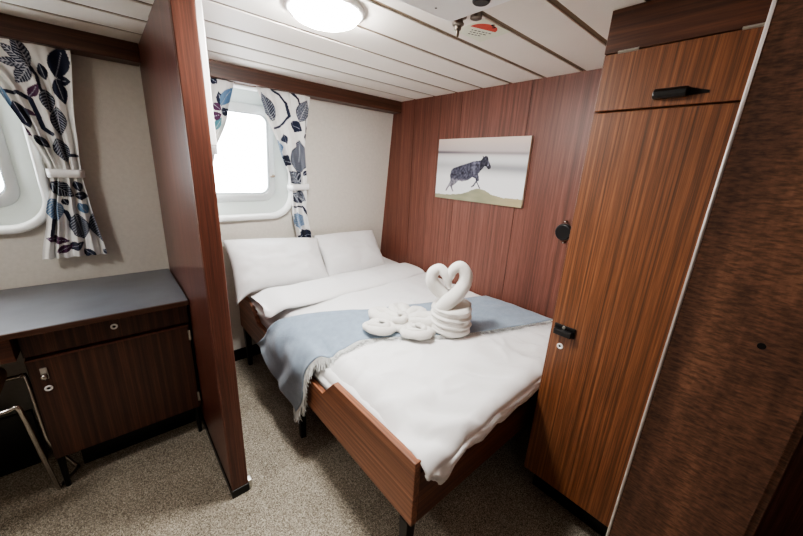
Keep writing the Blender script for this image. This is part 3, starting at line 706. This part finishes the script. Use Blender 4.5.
def curtain(name, label, left, right, zt, zb, folds, seed, leaves, stems, tie, nu=150, nv=330, off=.05):
    t = thing('curtain', label, 'curtain', ((left[0][1]+right[0][1])/2, hy(zb)-off, zb), 'leaf print curtains')
    XZ = []
    def P(u, v):
        z = mix(zt, zb, v); l = interp(left, z); r = interp(right, z); w = r-l
        wtop = right[0][1]-left[0][1]
        uu = u+.022*math.sin(u*2*PI*2+seed)
        x = mix(l, r, uu)
        squeeze = 1-min(1, w/max(.2, wtop))
        amp = .019+.016*squeeze
        amp *= .55+.45*sm(0, .12, v)
        ph = u*2*PI*folds+seed+.5*math.sin(v*5+seed)
        y = hy(z)-off-.012-amp*(.6*math.sin(ph)+.4*math.sin(ph*1.7+1.3+v*1.5))
        k = math.exp(-((z-tie[0])/.035)**2); y = mix(y, hy(z)-off-.010-.006*math.sin(ph), k)
        XZ.append((x, z))
        zz = z+(.004*math.sin(ph) if v > .985 else 0)
        return Vector((x, y, zz))
    bm = BM(); grid(bm, nu, nv, P)
    o = obj('curtain_cloth', bm, M['curtain'], t, smooth=True)
    set_col(o, lambda i: leaf_at(XZ[i][0], XZ[i][1], leaves, stems))
    z0, xa, xb, dz = tie
    bm = BM(); h = .019 if name != 'K' else .045; n = 40; pr = []
    for k in range(n+1):                 # flat band wrapped round the gathered cloth
        a = PI*k/n; xc = (xa+xb)/2; hw = (xb-xa)/2+.006
        pr.append((xc-hw*math.cos(a), hy(z0)-.012-(off+.020)*min(1, math.sin(a)*1.6)**.7, z0+dz*(k/n-.5)))
    A = [bm.verts.new((x, y+.1*h, z-h)) for x, y, z in pr]; B = [bm.verts.new((x, y-.1*h, z+h)) for x, y, z in pr]
    for k in range(n): bm.faces.new((A[k], A[k+1], B[k+1], B[k]))
    tb = obj('tie_band', bm, M['linen'], t, smooth=True, label='plain white tie band'); solid(tb, .004, 0)
    side = 1 if name != 'K' else -1
    bx = xb if side > 0 else xa
    bm = BM(); lathe(bm, [(.007, 0), (.008, -.004), (.004, -.008)], (bx-side*.012, hy(z0)-off-.018, z0+dz*.3), 12, 1); obj('button', bm, M['hole'], tb)
    return t
curtain('L', 'leaf print curtain tied back at the window above the desk', [(1.94, -.42), (1.75, -.275), (1.58, -.222), (1.43, -.186), (1.37, -.186), (1.2, -.232), (.975, -.288)], [(1.94, -.022), (1.6, -.058), (1.43, -.070), (1.37, -.072), (1.25, -.066), (.975, -.043)], 1.945, .975, 4, .6, LEAF_L, STEM_L, (1.397, -.188, -.068, .0))
curtain('R', 'leaf print curtain tied back at the bed window near the wood panel wall', [(1.95, .775), (1.80, .83), (1.6, .915), (1.40, .985), (1.32, 1.003), (1.15, 1.01), (.94, 1.048)], [(1.95, 1.137), (1.6, 1.113), (1.34, 1.128), (1.2, 1.122), (.94, 1.172)], 1.95, .94, 3.5, 2.1, LEAF_R, STEM_R, (1.335, 1.003, 1.138, .01))
curtain('K', 'leaf print curtain at the bed window mostly hidden behind the partition', [(1.95, .33), (1.6, .345), (1.35, .345), (1.0, .32)], [(1.95, .671), (1.75, .62), (1.52, .530), (1.46, .515), (1.42, .50), (1.2, .52), (.98, .535)], 1.945, .98, 3.5, 4.0, LEAF_K, STEM_K, (1.57, .345, .548, .0), 120, 260)

# ------------------------------------------------------------------ ceiling fittings
def lamp(label, x, y):
    t = thing('ceiling_lamp', label, 'ceiling lamp', (x, y, ZC))
    bm = BM(); lathe(bm, [(.135, 0), (.135, -.008), (.128, -.014), (.118, -.015)], (x, y, ZC), 48, 2, True, False); obj('rim', bm, M['lampwhite'], t, smooth=True)
    bm = BM(); lathe(bm, [(.119, -.010), (.116, -.020), (.106, -.031), (.085, -.040), (.05, -.045), (.02, -.047), (.001, -.047)], (x, y, ZC), 48, 2, True, True); obj('diffuser', bm, M['diffuser'], t, smooth=True)
lamp('round white lit ceiling lamp above the bed side', .672, 1.208)
t = thing('sprinkler_housing', 'white box housing with sprinkler nozzle and round black button on the ceiling', 'sprinkler', (.88, .78, ZC-.04))
bm = BM(); prism(bm, [(.62, .56), (.965, .56), (.975, .59), (.972, .885), (.955, .90), (.62, .925)], 2, ZC-.035, ZC-.001); obj('housing', bm, M['lampwhite'], t, bevel=.006, seg=3)
bm = BM(); lathe(bm, [(.026, .012), (.026, -.006), (.022, -.010)], (.905, .722, ZC-.037), 28); obj('black_button', bm, M['blackplastic'], t, bevel=.002)
bm = BM(); lathe(bm, [(.004, 0), (.004, -.002)], (.86, .86, ZC-.034), 10); obj('screw', bm, M['ink'], t)
nx, ny = 1.02, .905
bm = BM(); lathe(bm, [(.028, -.001), (.028, -.005), (.016, -.010), (.016, -.020), (.020, -.022), (.020, -.027), (.012, -.031), (.011, -.042), (.006, -.044), (.0055, -.060), (.003, -.063)], (nx, ny, ZC), 22); nzl = obj('nozzle', bm, M['nickel'], t, smooth=False)
bm = BM(); tube(bm, [(nx-.05, ny-.02, ZC-.018), (nx, ny, ZC-.018)], .009, 10); lathe(bm, [(.020, -.001), (.020, -.012), (.010, -.016)], (nx+.03, ny-.052, ZC), 18); obj('pipe_fitting', bm, M['nickel'], nzl)
# sticker on the ceiling: a flat label with a red half disc and tiny print
t = thing('ceiling_sticker', 'pale ceiling sticker with a red half disc beside the sprinkler', 'sticker', (1.19, .92, ZC-.001))
zc_ = ZC-.0012
bm = BM(); q = [(1.10, .998), (1.092, .850), (1.252, .842), (1.262, .990)]
prism(bm, q, 2, ZC-.001, ZC); obj('label_sheet', bm, M['sticker'], t)
bm = BM(); ax_ = Vector((1.110, .925, 0)); bx_ = Vector((1.215, .888, 0)); pts = []
mid = (ax_+bx_)/2; hd = (bx_-ax_)/2; pn = Vector((hd.y, -hd.x, 0))
for k in range(17):
    a = PI*k/16; p = mid-hd*math.cos(a)+pn*math.sin(a)*.85; pts.append((p.x, p.y))
prism(bm, pts, 2, zc_-.0004, zc_); obj('red_mark', bm, M['red'], t)
bm = BM(); ux = Vector((.93, -.36, 0)); uy = Vector((.36, .93, 0))
for r in range(3):
    s = 0
    while s < .075-.012*r:
        l = random.uniform(.006, .013); p = Vector((1.138+.010*r, .940+.016*r, 0))+ux*s
        w = .0025
        prism(bm, [((p+uy*-w).x, (p+uy*-w).y), ((p+ux*l-uy*w).x, (p+ux*l-uy*w).y), ((p+ux*l+uy*w).x, (p+ux*l+uy*w).y), ((p+uy*w).x, (p+uy*w).y)], 2, zc_-.0004, zc_); s += l+.005
obj('small_print', bm, M['ink'], t)
bm = BM(); pts = []
for k in range(15):
    a = k/14; th = (1.7*PI*a*2)
    pts.append(Vector((1.165, .862, zc_))+ux*(.012*math.sin(2*PI*(a-.5)*.95))+uy*(.024*(a-.5)))
tube(bm, pts, .0022, 6); obj('print_mark', bm, M['ink'], t)

# ------------------------------------------------------------------ light, world, camera
def area(name, loc, rot, size, power, col=(1, 1, 1), shape='DISK'):
    l = bpy.data.lights.new(name, 'AREA'); l.shape = shape; l.size = size; l.energy = power; l.color = col
    o = bpy.data.objects.new(name, l); C.objects.link(o); o.location = loc; o.rotation_euler = rot; return o

area('desk_ceiling_light', (-.84, 1.35, ZC-.028), (0, 0, 0), .22, 8, (1, .98, .95))
area('entry_fill_light', (-.1, -.55, ZC-.028), (0, 0, 0), .4, 1.6, (1, .97, .94))  # unseen soft fill added behind the camera for the near floor and partition
w = bpy.data.worlds.new('overcast'); bpy.context.scene.world = w; w.use_nodes = True
bg = w.node_tree.nodes['Background']; bg.inputs['Color'].default_value = (.93, .97, 1, 1); bg.inputs['Strength'].default_value = 12
cam = bpy.data.cameras.new('camera'); co = bpy.data.objects.new('camera', cam); C.objects.link(co)
r_ = Vector((.7529017, -.6563247, .0487525)); d_ = Vector((-.1539783, -.2476877, -.9565257)); f_ = Vector((.6398669, .7126631, -.2875443))
Rm = Matrix((r_, -d_, -f_)).transposed()
co.matrix_world = Matrix.Translation((0, 0, 1.5)) @ Rm.to_4x4()
cam.sensor_width = 36; cam.lens = 14.8536; cam.clip_start = .02
sc = bpy.context.scene; sc.camera = co
sc.view_settings.view_transform = 'AgX'; sc.view_settings.look = 'AgX - Medium High Contrast'; sc.view_settings.exposure = .75
sc.cycles.use_denoising = True
sc.cycles.max_bounces = 8; sc.cycles.diffuse_bounces = 5
